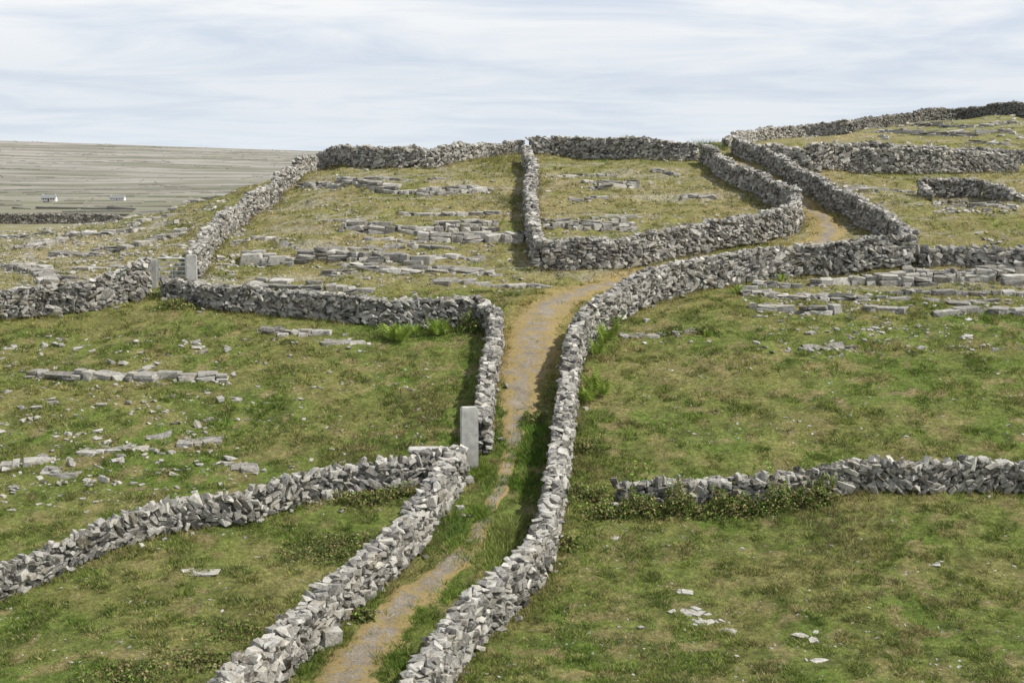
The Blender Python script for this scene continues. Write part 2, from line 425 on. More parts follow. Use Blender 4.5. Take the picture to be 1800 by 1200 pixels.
# ---------------------------------------------------------------- path curve
PATH = [(545,1330),(612,1200),(655,1130),(716,1060),(788,1000),(838,940),(868,880),(893,820),(905,760),(915,700),(925,640),(935,590),(955,550),(1000,520),(1080,498),(1180,480),(1280,462),(1380,448),(1450,425),(1452,395),(1415,362),(1370,328),(1320,300),(1275,279)]
PW =   [1.8,1.8,1.7,1.5,1.1,.8,.65,.65,.9,1.8,2.3,2.3,2.3,2.0,1.6,1.6,1.6,1.6,1.5,1.2,.9,.8,.8,.8]
pc = curve_world(PATH, .15)
Qp = np.array([unp(*q) for q in PATH])
sc_ = np.array([pc['s'][np.argmin((pc['x']-q[0])**2+(pc['y']-q[1])**2)] for q in Qp])
pw = np.interp(pc['s'], sc_, PW)
def path_dist(x, y):
    x = np.asarray(x); y = np.asarray(y)
    out = np.full(x.shape, 99.0)
    msk = (np.abs(x-3) < 26) & (y > 28) & (y < 112)
    xi = x[msk]; yi = y[msk]; best = np.full(xi.shape, 99.0)
    for i in range(0, len(pc['x']), 6):
        d = np.hypot(xi-pc['x'][i], yi-pc['y'][i])/(pw[i]/2)
        np.minimum(best, d, out=best)
    out[msk] = best
    return out

# ---------------------------------------------------------------- ground colour
def ground_col(x, y):
    n1 = fbm(x/7, y/7, 61, 4); n2 = fbm(x/1.6, y/1.6, 71, 4); n3 = fbm(x/.45, y/.45, 81, 3)
    dry = .23+.46*sstep(60, 70, y+(n1-.5)*8)
    dry = dry+.1*sstep(-18, -30, x)*sstep(60, 66, y)
    dry = dry-.2*sstep(30, 45, x)*sstep(72, 80, y)
    dry = np.clip(dry+(n1-.5)*.7+(n2-.5)*.9, 0, 1)
    lush = np.array([.130, .185, .036]); olive = np.array([.215, .212, .072]); straw = np.array([.310, .262, .135])
    d = dry[..., None]
    c = np.where(d < .5, lush+(olive-lush)*(d/.5), olive+(straw-olive)*((d-.5)/.5))
    w = sstep(.50, .60, n3*.65+fbm(x/.6, y/.6, 91, 3)*.35)[..., None]*(1-.5*d)
    c = c*(1-.5*w)
    br = sstep(.56, .66, fbm(x/.6, y/.6, 131, 4))[..., None]*(1-d)*.6
    c = c*(1-br)+np.array([.30, .225, .125])*br
    band = fbm(x/6.0+.3*y, y/1.1, 111, 4)
    rk = sstep(.55, .65, band*.6+n3*.4)*.7*sstep(64, 69, y)
    flank = sstep(-17, -24, x+(y-66)*.12)*sstep(66, 70, y)
    rk = np.clip(rk*(.7+flank*.9)+flank*.3*n3, 0, .85)[..., None]
    c = c*(1-rk)+np.array([.34, .32, .27])*rk
    pdv = path_dist(x, y)
    e = (1-sstep(.9, 1.8, pdv+(n2-.5)*.9))*sstep(53, 58, y)
    e = np.clip(e, 0, 1)[..., None]*.7
    c = c*(1-e)+np.array([.35, .26, .11])*e
    pen = np.exp(-((x-PENX)/1.5)**4-((y-PENY)/1.4)**4)[..., None]*.6  # shade of the pen hollow painted as darker ground
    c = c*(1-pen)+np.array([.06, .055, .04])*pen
    return c*(.6+.8*n3[..., None])

ys = np.concatenate([np.arange(2, 31, 1.0), np.arange(31, 112, .19), np.arange(112, 220, .6), np.geomspace(220, 9000, 230)])
xr = np.concatenate([np.arange(0, 40, .19), np.geomspace(40, 5000, 150)])
xs = np.concatenate([-xr[:0:-1], xr])
X, Y = np.meshgrid(xs, ys)
Zg = H(X, Y)
V = np.stack([X.ravel(), Y.ravel(), Zg.ravel()], -1)
ny, nx = X.shape
I = np.arange(ny*nx).reshape(ny, nx)
Fq = np.stack([I[:-1, :-1].ravel(), I[:-1, 1:].ravel(), I[1:, 1:].ravel(), I[1:, :-1].ravel()], -1)
gc = ground_col(X.ravel(), Y.ravel())
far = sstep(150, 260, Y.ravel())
fg = (1-sstep(900, 1700, Y.ravel()+400*(fbm(X.ravel()/200, Y.ravel()/120, 7, 3)-.5)))*.8*(.5+.5*fbm(X.ravel()/60, Y.ravel()/60, 8, 3))
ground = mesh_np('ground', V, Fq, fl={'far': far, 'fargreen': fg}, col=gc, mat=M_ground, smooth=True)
tag(ground, 'sloping green pasture with limestone and dry grass', 'ground', kind='structure')

na = 15; u = np.linspace(-1, 1, na)
sv = pc['s']
wl = pw*(.6+.9*fbm(sv/.7, 0*sv, 3, 3))/2; wr = pw*(.6+.9*fbm(sv/.7, 0*sv, 33, 3))/2
wn = np.where(u[None] < 0, wl[:, None], wr[:, None])
PX = pc['x'][:, None]-pc['ty'][:, None]*u[None]*wn
PY = pc['y'][:, None]+pc['tx'][:, None]*u[None]*wn
PZ = H(PX, PY)+.045-.10*np.abs(u[None])**4 + (fbm(PX/.5, PY/.5, 55, 2)-.5)*.10
I = np.arange(PX.size).reshape(PX.shape)
Fq = np.stack([I[:-1, :-1].ravel(), I[1:, :-1].ravel(), I[1:, 1:].ravel(), I[:-1, 1:].ravel()], -1)[:, ::-1]
edge = np.broadcast_to(np.abs(u)[None]**1.5*.85, PX.shape)
path = mesh_np('path', np.stack([PX.ravel(), PY.ravel(), PZ.ravel()], -1), Fq, fl={'edge': edge.ravel()}, mat=M_path, smooth=True)
tag(path, 'narrow gravel lane with dry straw edges between walls', 'path', kind='structure')

# ---------------------------------------------------------------- grass
def blades(x, y, hgt, wid, lean, col, nb=5, spread=.06):
    n_ = len(x); x = np.repeat(x, nb); y = np.repeat(y, nb); hgt = np.repeat(hgt, nb)*rng.uniform(.6, 1.25, n_*nb)
    wid = np.repeat(wid, nb); col = np.repeat(col, nb, axis=0)*rng.uniform(.6, 1.45, (n_*nb, 1))
    sprd = np.repeat(spread if np.ndim(spread) else np.full(n_, spread), nb)
    a = rng.uniform(0, 6.283, n_*nb); bx = x+np.cos(a)*sprd*rng.random(n_*nb); by = y+np.sin(a)*sprd*rng.random(n_*nb)
    z = H(bx, by)-.01
    ln = np.abs(rng.normal(lean, .3, n_*nb))
    b_ = rng.uniform(0, 6.283, n_*nb)
    tip = np.stack([bx+np.cos(a)*hgt*ln, by+np.sin(a)*hgt*ln, z+hgt], -1)
    l = np.stack([bx-np.cos(b_)*wid, by-np.sin(b_)*wid, z], -1); r = np.stack([bx+np.cos(b_)*wid, by+np.sin(b_)*wid, z], -1)
    V = np.stack([l, r, tip], 1).reshape(-1, 3)
    return V, np.repeat(col, 3, axis=0)
GV, GC = [], []
def scatter(n_, y0, y1):
    y = y0+(y1-y0)*rng.random(n_)
    x = (rng.random(n_)*2-1)*(y*.385+3)
    return x, y
def addgrass(n_, y0, y1, h0, w0):
    x, y = scatter(n_, y0, y1)
    pdv = path_dist(x, y)
    n2 = fbm(x/.6, y/.6, 171, 3)
    keep = rng.random(n_) < np.where(pdv < .9, .08+.35*((y > 41) & (y < 54)), 1.0)*np.clip(-.4+2.6*n2, .08, 1)
    x = x[keep]; y = y[keep]
    c = ground_col(x, y)*1.5*rng.uniform(.6, 1.4, (len(x), 1))
    big = fbm(x/.6, y/.6, 191, 3)
    hg = h0*(.45+1.5*sstep(.45, .75, big))
    t = rng.random(len(x))
    c[t < .13] = np.array([.44, .39, .20])
    c[(t > .13) & (t < .23) & (y < 66)] = np.array([.24, .33, .065])
    wd = (t > .76) & (big > .50); c[wd] = np.array([.06, .11, .025])
    v, cc = blades(x, y, hg, np.full(len(x), w0), .9, c, 5, .05+w0*2); GV.append(v); GC.append(cc)
addgrass(210000, 33, 50, .065, .012)
addgrass(130000, 50, 66, .075, .015)
addgrass(100000, 64, 112, .09, .020)
for cv, th in WALLCURVES:
    if cv['y'].min() > 110: continue
    n_ = int(cv['L']*26); i = rng.integers(0, len(cv['x']), n_)
    sd_ = rng.choice([-1, 1], n_); o_ = sd_*(th/2+np.abs(rng.normal(0, .22, n_)))
    x = cv['x'][i]-cv['ty'][i]*o_; y = cv['y'][i]+cv['tx'][i]*o_
    c = ground_col(x, y)*1.1; t = rng.random(n_); c[t < .25] = (.34, .29, .15)
    v, cc = blades(x, y, rng.uniform(.08, .30, n_), np.full(n_, .013), .6, c, 6, .09); GV.append(v); GC.append(cc)
def patch(px, py, rad, n_, h_, col):
    q = unp(px, py); x = q[0]+rng.normal(0, rad, n_); y = q[1]+rng.normal(0, rad*1.9, n_)
    c = np.tile(np.array(col)*1.8, (n_, 1))*rng.uniform(.5, 1.5, (n_, 1))
    v, cc = blades(x, y, rng.uniform(.4, 1.2, n_)*h_, np.full(n_, .014), .8, c, 7, .1); GV.append(v); GC.append(cc)
for q in [(940,760,.3,150,.30,(.08,.13,.025)),(935,800,.28,150,.28,(.07,.12,.02)),(925,850,.28,140,.25,(.075,.12,.02)),(850,905,.25,120,.2,(.08,.12,.02)),(890,790,.3,110,.2,(.09,.14,.03)),(870,850,.3,110,.2,(.09,.14,.03)),
          (890,945,.3,200,.36,(.14,.16,.05)),(865,985,.3,140,.28,(.12,.15,.04)),(845,830,.25,110,.25,(.08,.11,.02)),(790,925,.3,130,.22,(.08,.12,.03)),(820,960,.3,110,.18,(.10,.14,.03)),
          (760,960,.3,100,.2,(.09,.12,.03)),(650,1045,.25,90,.22,(.08,.12,.02)),(700,1165,.25,110,.25,(.07,.11,.02)),(540,1165,.25,110,.25,(.07,.11,.02)),(740,1085,.25,120,.16,(.10,.14,.03)),(790,1040,.25,120,.16,(.10,.14,.03)),(600,1130,.2,90,.14,(.11,.13,.03)),
          (830,560,.5,260,.4,(.05,.08,.02)),(720,640,1.2,400,.08,(.09,.15,.025)),(900,270,1.2,250,.35,(.11,.11,.04)),(870,290,1.0,200,.35,(.12,.12,.04)),
          (895,355,.6,150,.35,(.10,.10,.04)),(1240,262,.6,160,.7,(.06,.08,.03)),(1330,345,1.0,160,.3,(.12,.12,.05)),(740,720,.6,160,.22,(.11,.09,.045)),
          (640,800,.6,160,.22,(.10,.09,.04)),(1030,800,.5,160,.28,(.09,.10,.03)),(1480,920,1.2,260,.22,(.12,.10,.05)),(1450,950,.8,200,.22,(.10,.11,.04)),
          (1000,1010,.8,200,.12,(.09,.14,.025)),(1080,960,1.2,320,.10,(.09,.14,.025)),(740,660,1.4,400,.08,(.09,.15,.025))]:
    patch(*q)
V = np.vstack(GV); cc = np.vstack(GC)
gr = mesh_np('grass', V, np.arange(len(V)).reshape(-1, 3), col=cc, mat=M_grass)
tag(gr, 'short grazed pasture grass with weeds and straw', 'grass', kind='stuff')

# ---------------------------------------------------------------- outcrops
OUT = [
 ([(40,668),(160,668),(280,672),(405,664)], .36, 1), ([(455,582),(575,584)], .28, 1),
 ([(420,468),(500,462),(600,458),(745,470)], .56, 2), ([(430,505),(560,512),(650,520)], .32, 2), ([(570,482),(700,480),(885,486)], .28, 2), ([(480,530),(600,532)], .26, 1),
 ([(600,408),(720,408),(872,402)], .46, 2), ([(735,424),(830,428),(915,426)], .60, 2), ([(700,375),(800,378),(905,378)], .30, 1), ([(560,440),(700,438),(800,444)], .26, 1),
 ([(560,392),(640,396)], .18, 1), ([(740,455),(860,458)], .24, 1), ([(760,500),(960,505)], .22, 1), ([(400,430),(520,436)], .18, 1), ([(640,425),(740,428)], .22, 1),
 ([(525,328),(590,333),(660,330)], .42, 2), ([(665,335),(760,342),(870,338)], .38, 2), ([(640,316),(720,318),(800,315)], .22, 1),
 ([(1035,328),(1130,328)], .30, 2), ([(1200,350),(1255,352)], .28, 1), ([(1040,384),(1110,384)], .22, 1), ([(975,312),(1080,310)], .18, 1),
 ([(1145,304),(1205,306)], .33, 1), ([(960,402),(1050,404),(1125,402)], .44, 2), ([(1000,352),(1060,350)], .22, 1),
 ([(1325,550),(1400,552),(1482,552)], .46, 1), ([(1525,550),(1600,551)], .38, 1), ([(1640,552),(1720,550),(1820,546)], .38, 1),
 ([(1430,505),(1500,503),(1600,502),(1820,500)], .56, 2), ([(1300,520),(1400,528),(1520,530)], .28, 2), ([(1520,530),(1640,531),(1740,528)], .28, 1),
 ([(1590,490),(1700,488),(1820,485)], .45, 2), ([(1330,505),(1420,510)], .3, 1), ([(1090,592),(1160,594),(1230,592)], .15, 1), ([(1560,517),(1820,517)], .26, 1),
 ([(0,440),(60,438),(110,425)], .38, 2), ([(0,472),(50,480),(80,500)], .38, 2), ([(110,415),(180,412),(240,408)], .32, 2), ([(230,438),(300,420),(340,400)], .32, 1),
 ([(90,450),(180,446)], .28, 2), ([(240,400),(330,372)], .28, 1), ([(130,475),(220,470)], .22, 1), ([(0,418),(90,412)], .32, 1), ([(300,372),(400,340)], .28, 1),
 ([(1540,234),(1640,238),(1790,236)], .45, 2), ([(1600,222),(1700,224),(1790,218)], .36, 1), ([(1480,338),(1600,338)], .18, 1), ([(1700,252),(1790,256)], .36, 1), ([(1420,262),(1540,258)], .32, 1),
 ([(145,793),(240,797)], .18, 1), ([(10,818),(60,812),(95,800)], .24, 1), ([(65,836),(150,840)], .13, 1), ([(255,773),(300,774)], .13, 1), ([(318,778),(392,778)], .17, 1),
 ([(405,835),(460,832)], .11, 1), ([(570,610),(640,606)], .13, 1), ([(1240,395),(1330,392)], .22, 1), ([(1415,616),(1500,614)], .11, 1),
 ([('w',PENX-1.2,PENY-1.7),('w',PENX+.2,PENY-2.0),('w',PENX+2.6,PENY-2.1)], .22, 1),
]
pos_s, rot_s, scl_s, tn_s = [], [], [], []
for pts, h, lay in OUT:
    cv = curve_world(pts, .1); pos, rot, scl, tn = [], [], [], []
    D = cv['y'].mean(); k_ = 1 if D < 100 else 1.5
    sd = int(rng.integers(0, 999)); long_ = cv['L'] > 4
    n_c = len(cv['x'])
    for j in range(lay):
        s = 0
        while s < cv['L']:
            l = rng.choice([rng.uniform(.18, .48), rng.uniform(.45, 1.15)], p=[.5, .5])*k_
            i = min(int((s+l/2)/.1), n_c-1)
            env = float(fbm(s/1.6, j*5.0, sd, 3)-.5)*1.4+.5
            if (env > .16+.12*j or not long_) and s+l < cv['L']+.4:
                dep = rng.uniform(.4, .8)
                wv = (float(fbm(s/2.5, j*3.0, sd+5, 3))-.5)*1.2
                ofs = j*.55+wv
                tx, ty = cv['tx'][i], cv['ty'][i]
                x = cv['x'][i]-ty*(ofs+dep/2); y = cv['y'][i]+tx*(ofs+dep/2)
                fz = float(H(cv['x'][i]-ty*ofs, cv['y'][i]+tx*ofs)); hh = h*(.45+.6*min(max(env, 0), 1))*rng.uniform(.82, 1.06)
                nb_ = 2 if h > .26 and rng.random() < .6 else 1
                for q in range(nb_):
                    top = fz+hh*(1-q*.5); bot = fz-.12 if q == nb_-1 else fz+hh*.45
                    th_ = max(top-bot, .08)
                    pos.append((x+rng.normal(0, .05), y-q*.10+rng.normal(0, .05), (top+bot)/2)); rot.append((rng.normal(0, .05), rng.normal(0, .05), math.atan2(ty, tx)+rng.normal(0, .18)))
                    scl.append((l*.62, dep*.64, th_/2*1.15)); tn.append(np.clip(rng.normal(.56, .24), 0, 1))
            for _ in range(4):
                if rng.random() < .55:
                    a_ = cv['x'][i]+rng.normal(0, .4); b2_ = cv['y'][i]+rng.normal(-.05, .55); s_ = rng.uniform(.04, .15)
                    pos_s.append((a_, b2_, float(H(a_, b2_))+s_*.12)); rot_s.append(tuple(rng.normal(0, .25, 2))+(rng.uniform(0, 3),))
                    scl_s.append((s_, s_*.75, s_*.4)); tn_s.append(rng.uniform(.3, 1))
            s += l*rng.choice([.96, 1.04, 1.3], p=[.62, .28, .10])
    if not pos: continue
    V, Fc, T = stones_mesh(BLK, pos, rot, scl, tn)
    idx = np.arange(0, n_c, 3); sv_ = cv['s'][idx]
    wv = (fbm(sv_/2.5, 0*sv_, sd+5, 3)-.5)*1.2
    SV = []
    for kk, ww in enumerate((-.12, .1, .45, .8)):
        xx = cv['x'][idx]-cv['ty'][idx]*(ww+wv); yy = cv['y'][idx]+cv['tx'][idx]*(ww+wv)
        zz = H(xx, yy)+(-.12, .02, .03, -.08)[kk]+(vnoise(sv_*2.2, 0*sv_+kk, sd)-.5)*.14
        SV.append(np.stack([xx, yy, zz], -1))
    SV = np.stack(SV, 1); I = np.arange(SV.shape[0]*4).reshape(-1, 4)
    a, b_, c_, d_ = I[:-1, :-1].ravel(), I[1:, :-1].ravel(), I[1:, 1:].ravel(), I[:-1, 1:].ravel()
    SF = np.vstack([np.stack([a, b_, c_], -1), np.stack([a, c_, d_], -1)])+len(V)
    V = np.vstack([V, SV.reshape(-1, 3)]); Fc = np.vstack([Fc, SF]); T = np.concatenate([T, np.full(SV.shape[0]*4, .3)])
    o = mesh_np('limestone_outcrop', V, Fc, fl={'tone': T}, mat=M_rock)
    tag(o, 'ledge of cracked pale limestone blocks in grass', 'rock outcrop', group='limestone ledges breaking through the pasture')
for px, py, lx, ly in [(360,1005,.5,.26),(1215,1075,.42,.2),(1240,1092,.45,.18),(1275,1108,.35,.16),(1412,1115,.35,.18),(1430,1124,.2,.12),(1208,1040,.2,.14),(1645,992,.14,.14),(1700,590,.25,.2),(15,612,.4,.25),(350,610,.3,.2),(1080,945,.2,.12),(1440,1160,.3,.12)]:
    q = unp(px, py); z = float(H(q[0], q[1]))
    ps, rs, ss_, ts = [], [], [], []
    for k in range(5):
        dx = rng.normal(0, lx*.55) if k else 0; dy = rng.normal(0, ly*.45) if k else 0
        ps.append((q[0]+dx, q[1]+dy, float(H(q[0]+dx, q[1]+dy))-.012)); rs.append((rng.normal(.08, .06), rng.normal(0, .06), rng.uniform(0, 3) if k else rng.uniform(-.4, .4)))
        f_ = 1 if k == 0 else rng.uniform(.25, .6); ss_.append((lx*f_, ly*f_*1.2, .045)); ts.append(rng.uniform(.6, 1))
    V, Fc, T = stones_mesh(LIB, ps, rs, ss_, ts)
    tag(mesh_np('limestone_slab', V, Fc, fl={'tone': T}, mat=M_rock), 'flat pale limestone slab lying in pasture', 'rock', group='flat limestone slabs in the grass')
for px, py, s_, lab in [(583,1132,(.27,.25,.27),'squared grey stone block at foot of wall'),(1080,900,(.17,.12,.19),'small upright stone block by bramble patch'),(822,848,(.2,.18,.12),'loose limestone boulder beside lane wall')]:
    q = unp(px, py); z = float(H(q[0], q[1]))
    V, Fc, T = stones_mesh(BLK, [(q[0], q[1], z+s_[2]*.8)], [(.04, .05, .5)], [s_], [.75])
    tag(mesh_np('stone_block', V, Fc, fl={'tone': T}, mat=M_rock), lab, 'stone')
pos, rot, scl, tn = pos_s, rot_s, scl_s, tn_s
def scat(n_, x0, x1, y0, y1, s0, s1, thr, seed):
    px = rng.uniform(x0, x1, n_); py = rng.uniform(y0, y1, n_)
    for a, b_ in zip(px, py):
        q = unp(a, b_)
        if q[1] > 240: continue
        if fbm(q[0]/2.2, q[1]/1.0, seed, 2) < thr: continue
        s_ = rng.uniform(s0, s1)*(.5+.9*rng.random()**2)
        pos.append((q[0], q[1], float(H(q[0], q[1]))+s_*.06)); rot.append((rng.normal(0, .2), rng.normal(0, .2), rng.uniform(0, 6)))
        scl.append((s_, s_*rng.uniform(.4, .8), s_*rng.uniform(.2, .45))); tn.append(rng.uniform(.4, 1))
scat(1100, 0, 760, 590, 900, .03, .13, .40, 1)
scat(420, 0, 420, 590, 860, .06, .28, .50, 2)
scat(2400, 0, 420, 350, 500, .05, .24, .35, 3)
scat(1300, 380, 920, 300, 530, .04, .17, .45, 4)
scat(450, 950, 1350, 300, 420, .05, .17, .45, 5)
scat(900, 1330, 1800, 480, 620, .04, .18, .43, 6)
scat(500, 1050, 1800, 600, 780, .03, .09, .46, 7)
scat(900, 820, 1800, 900, 1200, .02, .075, .44, 8)
scat(450, 0, 600, 900, 1200, .02, .075, .45, 9)
scat(700, 1400, 1800, 200, 300, .1, .35, .38, 10)
scat(450, 1480, 1800, 310, 440, .05, .2, .47, 12)
scat(160, 1640, 1790, 352, 376, .08, .25, .2, 14)
for cv, th in WALLCURVES[:18]:
    for _ in range(int(cv['L']*.9)):
        i = rng.integers(0, len(cv['x'])); o_ = rng.choice([-1, 1])*(th/2+abs(rng.normal(0, .25)))
        x = cv['x'][i]-cv['ty'][i]*o_; y = cv['y'][i]+cv['tx'][i]*o_; s_ = rng.uniform(.06, .2)
        pos.append((x, y, float(H(x, y))+s_*.3)); rot.append(tuple(rng.uniform(-.5, .5, 2))+(rng.uniform(0, 6),)); scl.append((s_, s_*.7, s_*.5)); tn.append(rng.uniform(.3, .9))
V, Fc, T = stones_mesh(LIB, pos, rot, scl, tn)
tag(mesh_np('scattered_stones', V, Fc, fl={'tone': T}, mat=M_rock), 'small pale limestone fragments scattered over pasture', 'stones', kind='stuff')

# ---------------------------------------------------------------- bushes and ferns
def bush(blobs, leaves, size, cols, name, label, cat, group):
    Vs, Cs = [], []
    for px, py, rx, ry, h in blobs:
        q = unp(px, py); n_ = leaves
        d = rng.normal(0, 1, (n_, 3)); d /= np.linalg.norm(d, axis=1)[:, None]; d[:, 2] = np.abs(d[:, 2])
        lump = .35+1.3*vnoise(d[:, 0]*3+px, d[:, 1]*2.5+d[:, 2]*2.5, 9)
        r = rng.random(n_)**.5*lump
        c0 = np.stack([q[0]+d[:, 0]*r*rx*1.25, q[1]+d[:, 1]*r*ry, d[:, 2]*r*h], -1)
        c0[:, 2] += H(c0[:, 0], c0[:, 1])
        a = rng.normal(0, 1, (n_, 3)); a /= np.linalg.norm(a, axis=1)[:, None]
        b_ = np.cross(a, rng.normal(0, 1, (n_, 3))); b_ /= np.linalg.norm(b_, axis=1)[:, None]
        s_ = size*rng.uniform(.6, 1.4, (n_, 1))
        Vq = np.stack([c0-a*s_, c0-b_*s_*.55, c0+a*s_, c0+b_*s_*.55], 1)
        ci = np.array(cols)[rng.choice(len(cols), n_)]*rng.uniform(.6, 1.5, (n_, 1))*(.6+.7*r[:, None])  # inner leaves coloured darker, painting the shade inside the bush
        Vs.append(Vq.reshape(-1, 3)); Cs.append(np.repeat(ci, 4, axis=0))
    V = np.vstack(Vs)
    o = mesh_np(name, V, np.arange(len(V)).reshape(-1, 4), col=np.vstack(Cs), mat=M_leaf)
    return tag(o, label, cat, group)
BR = [(.10,.15,.035),(.07,.11,.03),(.18,.21,.06),(.24,.18,.10),(.14,.20,.045),(.20,.17,.08)]
for blobs in [
  [(1068,905,.7,.5,.4),(1112,902,.5,.5,.75)], [(1160,904,.6,.5,.6),(1196,902,.5,.45,.85)], [(1244,904,.7,.5,.5),(1282,900,.5,.5,.8)],
  [(1325,900,.6,.5,.55),(1368,894,.5,.5,.85)], [(1410,890,.5,.45,.6),(1446,884,.4,.4,.85)],
  [(640,884,.9,.4,.4),(690,872,.8,.4,.35)],
  [(640,1085,.3,.3,.25)], [(700,940,.4,.4,.3)], [(828,580,.4,.5,.7)], [(260,500,.6,.4,.6)], [(250,525,1.0,.4,.35),(300,540,.8,.4,.3)],
  [(1030,872,.7,.6,.3),(1040,790,.5,.6,.3)], [(935,742,.35,.5,.35)], [(1240,585,.5,.4,.2),(1180,583,.5,.4,.2)], [(1000,960,.3,.3,.25)]]:
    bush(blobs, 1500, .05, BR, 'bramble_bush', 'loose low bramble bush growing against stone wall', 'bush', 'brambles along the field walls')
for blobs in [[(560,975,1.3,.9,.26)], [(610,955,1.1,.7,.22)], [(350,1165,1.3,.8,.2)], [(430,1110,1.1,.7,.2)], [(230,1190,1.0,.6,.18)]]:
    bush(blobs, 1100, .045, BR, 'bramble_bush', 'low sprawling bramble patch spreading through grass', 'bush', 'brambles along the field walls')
IVY = [(.15,.22,.045),(.10,.16,.03),(.18,.25,.065)]
for blobs in [[(1210,880,.6,.3,1.1)], [(1420,868,.35,.3,1.3)], [(1465,864,.3,.3,1.1)], [(1340,876,.4,.3,1.15)], [(1130,882,.4,.3,1.0)]]:
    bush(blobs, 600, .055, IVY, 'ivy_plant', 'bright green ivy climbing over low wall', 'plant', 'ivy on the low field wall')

def fern(px, py, h, nf=22, name='fern_plant'):
    q = unp(px, py); z0 = float(H(q[0], q[1])); Vs, Cs = [], []
    for f in range(nf):
        a = rng.uniform(0, 6.283); L_ = h*rng.uniform(.7, 1.15); out = rng.uniform(.25, .75)
        side = np.array([-math.sin(a), math.cos(a), 0])
        bx = q[0]+rng.normal(0, .12); by = q[1]+rng.normal(0, .12)
        cl = np.array([.24, .33, .06])*rng.uniform(.6, 1.3)
        for t in np.linspace(.12, 1, 9):
            c0 = np.array([bx+math.cos(a)*L_*out*t**1.5, by+math.sin(a)*L_*out*t**1.5, z0+L_*(t-.35*out*t*t)])
            w = L_*.20*(math.sin(math.pi*min(1, t*.85+.12)))+.01
            up = np.array([math.cos(a)*out, math.sin(a)*out, .8])*L_*.075
            for sd in (-1, 1):
                Vs += [c0, c0+up, c0+side*sd*w+up*1.3+np.array([0, 0, -w*.25])]; Cs += [cl]*3
    o = mesh_np(name, np.array(Vs), np.arange(len(Vs)).reshape(-1, 3), col=np.array(Cs), mat=M_leaf)
    tag(o, 'bright green fern clump at foot of stone wall', 'fern', group='ferns growing by the walls')
for q in [(690,600,.85),(707,602,.8),(733,590,.6),(763,590,.85),(778,588,.8),(1066,602,.95),(1078,582,.85),(1050,624,.8),(1046,688,.9),(1060,696,.7),(1034,706,.7),(1295,516,.45),(1375,494,.4),(1245,592,.35)]:
    fern(*q)

# ---------------------------------------------------------------- concrete posts, gate, slab
def box_bm(bm, c, s, bev=.015):
    r = bmesh.ops.create_cube(bm, size=1); vs = r['verts']
    for v in vs: v.co = (v.co.x*s[0]+c[0], v.co.y*s[1]+c[1], v.co.z*s[2]+c[2])
    es = list({e for v in vs for e in v.link_edges})
    if bev: bmesh.ops.bevel(bm, geom=es, offset=bev, segments=2, affect='EDGES')
def obj_bm(name, bm, mat, loc=(0, 0, 0), rz=0, parent=None):
    me = bpy.data.meshes.new(name); bm.to_mesh(me); bm.free(); me.materials.append(mat)
    o = bpy.data.objects.new(name, me); link(o); o.location = loc; o.rotation_euler = (0, 0, rz)
    if parent: o.parent = parent
    return o
def post(px, py, w, d, h, rz, label):
    q = unp(px, py); z = float(H(q[0], q[1])); bm = bmesh.new()
    box_bm(bm, (0, 0, h/2-.15), (w, d, h+.3), .02)
    box_bm(bm, (0, 0, h+.012), (w*.9, d*.85, .05), .02)
    o = obj_bm('concrete_gate_post', bm, M_conc, (q[0], q[1], z), rz)
    tag(o, label, 'gate post'); return q, z
post(825, 818, .60, .40, 2.05, .15, 'tall square pale concrete gate post in lane wall')
qa, za = post(272, 505, .28, .26, 1.3, 0, 'pale concrete gate post at end of wall')
qb, zb = post(338, 507, .48, .36, 1.55, .1, 'square concrete post holding metal field gate')
q = unp(752, 838); z = float(H(q[0], q[1])); bm = bmesh.new()
box_bm(bm, (0, 0, .3), (1.3, .5, .7), .02); box_bm(bm, (0, 0, .71), (1.4, .6, .12), .03)
tag(obj_bm('concrete_trough', bm, M_conc, (q[0], q[1]+.5, z+.15), .05), 'low pale concrete trough behind stone wall', 'trough')
dv = qb-qa; Lg = float(np.linalg.norm(dv)); ang = math.atan2(dv[1], dv[0]); u_ = dv/Lg
gate = bpy.data.objects.new('field_gate', None); link(gate); gate.location = (qa[0]+u_[0]*.2, qa[1]+u_[1]*.2, (za+zb)/2+.35); gate.rotation_euler = (0, 0, ang)
tag(gate, 'galvanised tubular metal field gate between concrete posts', 'gate')
gw = Lg-.5
def tube(bm, a, b, r=.022):
    a = np.array(a, float); b = np.array(b, float); d = b-a; L_ = np.linalg.norm(d)
    m4 = mathutils.Matrix.Translation((a+b)/2)@mathutils.Vector(d).to_track_quat('Z', 'Y').to_matrix().to_4x4()
    bmesh.ops.create_cone(bm, cap_ends=True, segments=8, radius1=r, radius2=r, depth=L_, matrix=m4)
bm = bmesh.new()
for a, b_ in (((0,0,0),(gw,0,0)), ((0,0,1.05),(gw,0,1.05)), ((0,0,0),(0,0,1.05)), ((gw,0,0),(gw,0,1.05))): tube(bm, a, b_, .034)
obj_bm('frame', bm, M_metal, parent=gate)
for zz in (.24, .45, .66, .86):
    bm = bmesh.new(); tube(bm, (0.02, 0, zz), (gw-.02, 0, zz), .021); obj_bm('rail', bm, M_metal, parent=gate)
bm = bmesh.new(); tube(bm, (gw*.5, .03, 0), (gw*.5, .03, 1.05), .021); obj_bm('brace', bm, M_metal, parent=gate)
for zz in (.15, .9):
    bm = bmesh.new(); box_bm(bm, (gw+.05, 0, zz), (.1, .05, .06), .008); obj_bm('hinge', bm, M_metal, parent=gate)

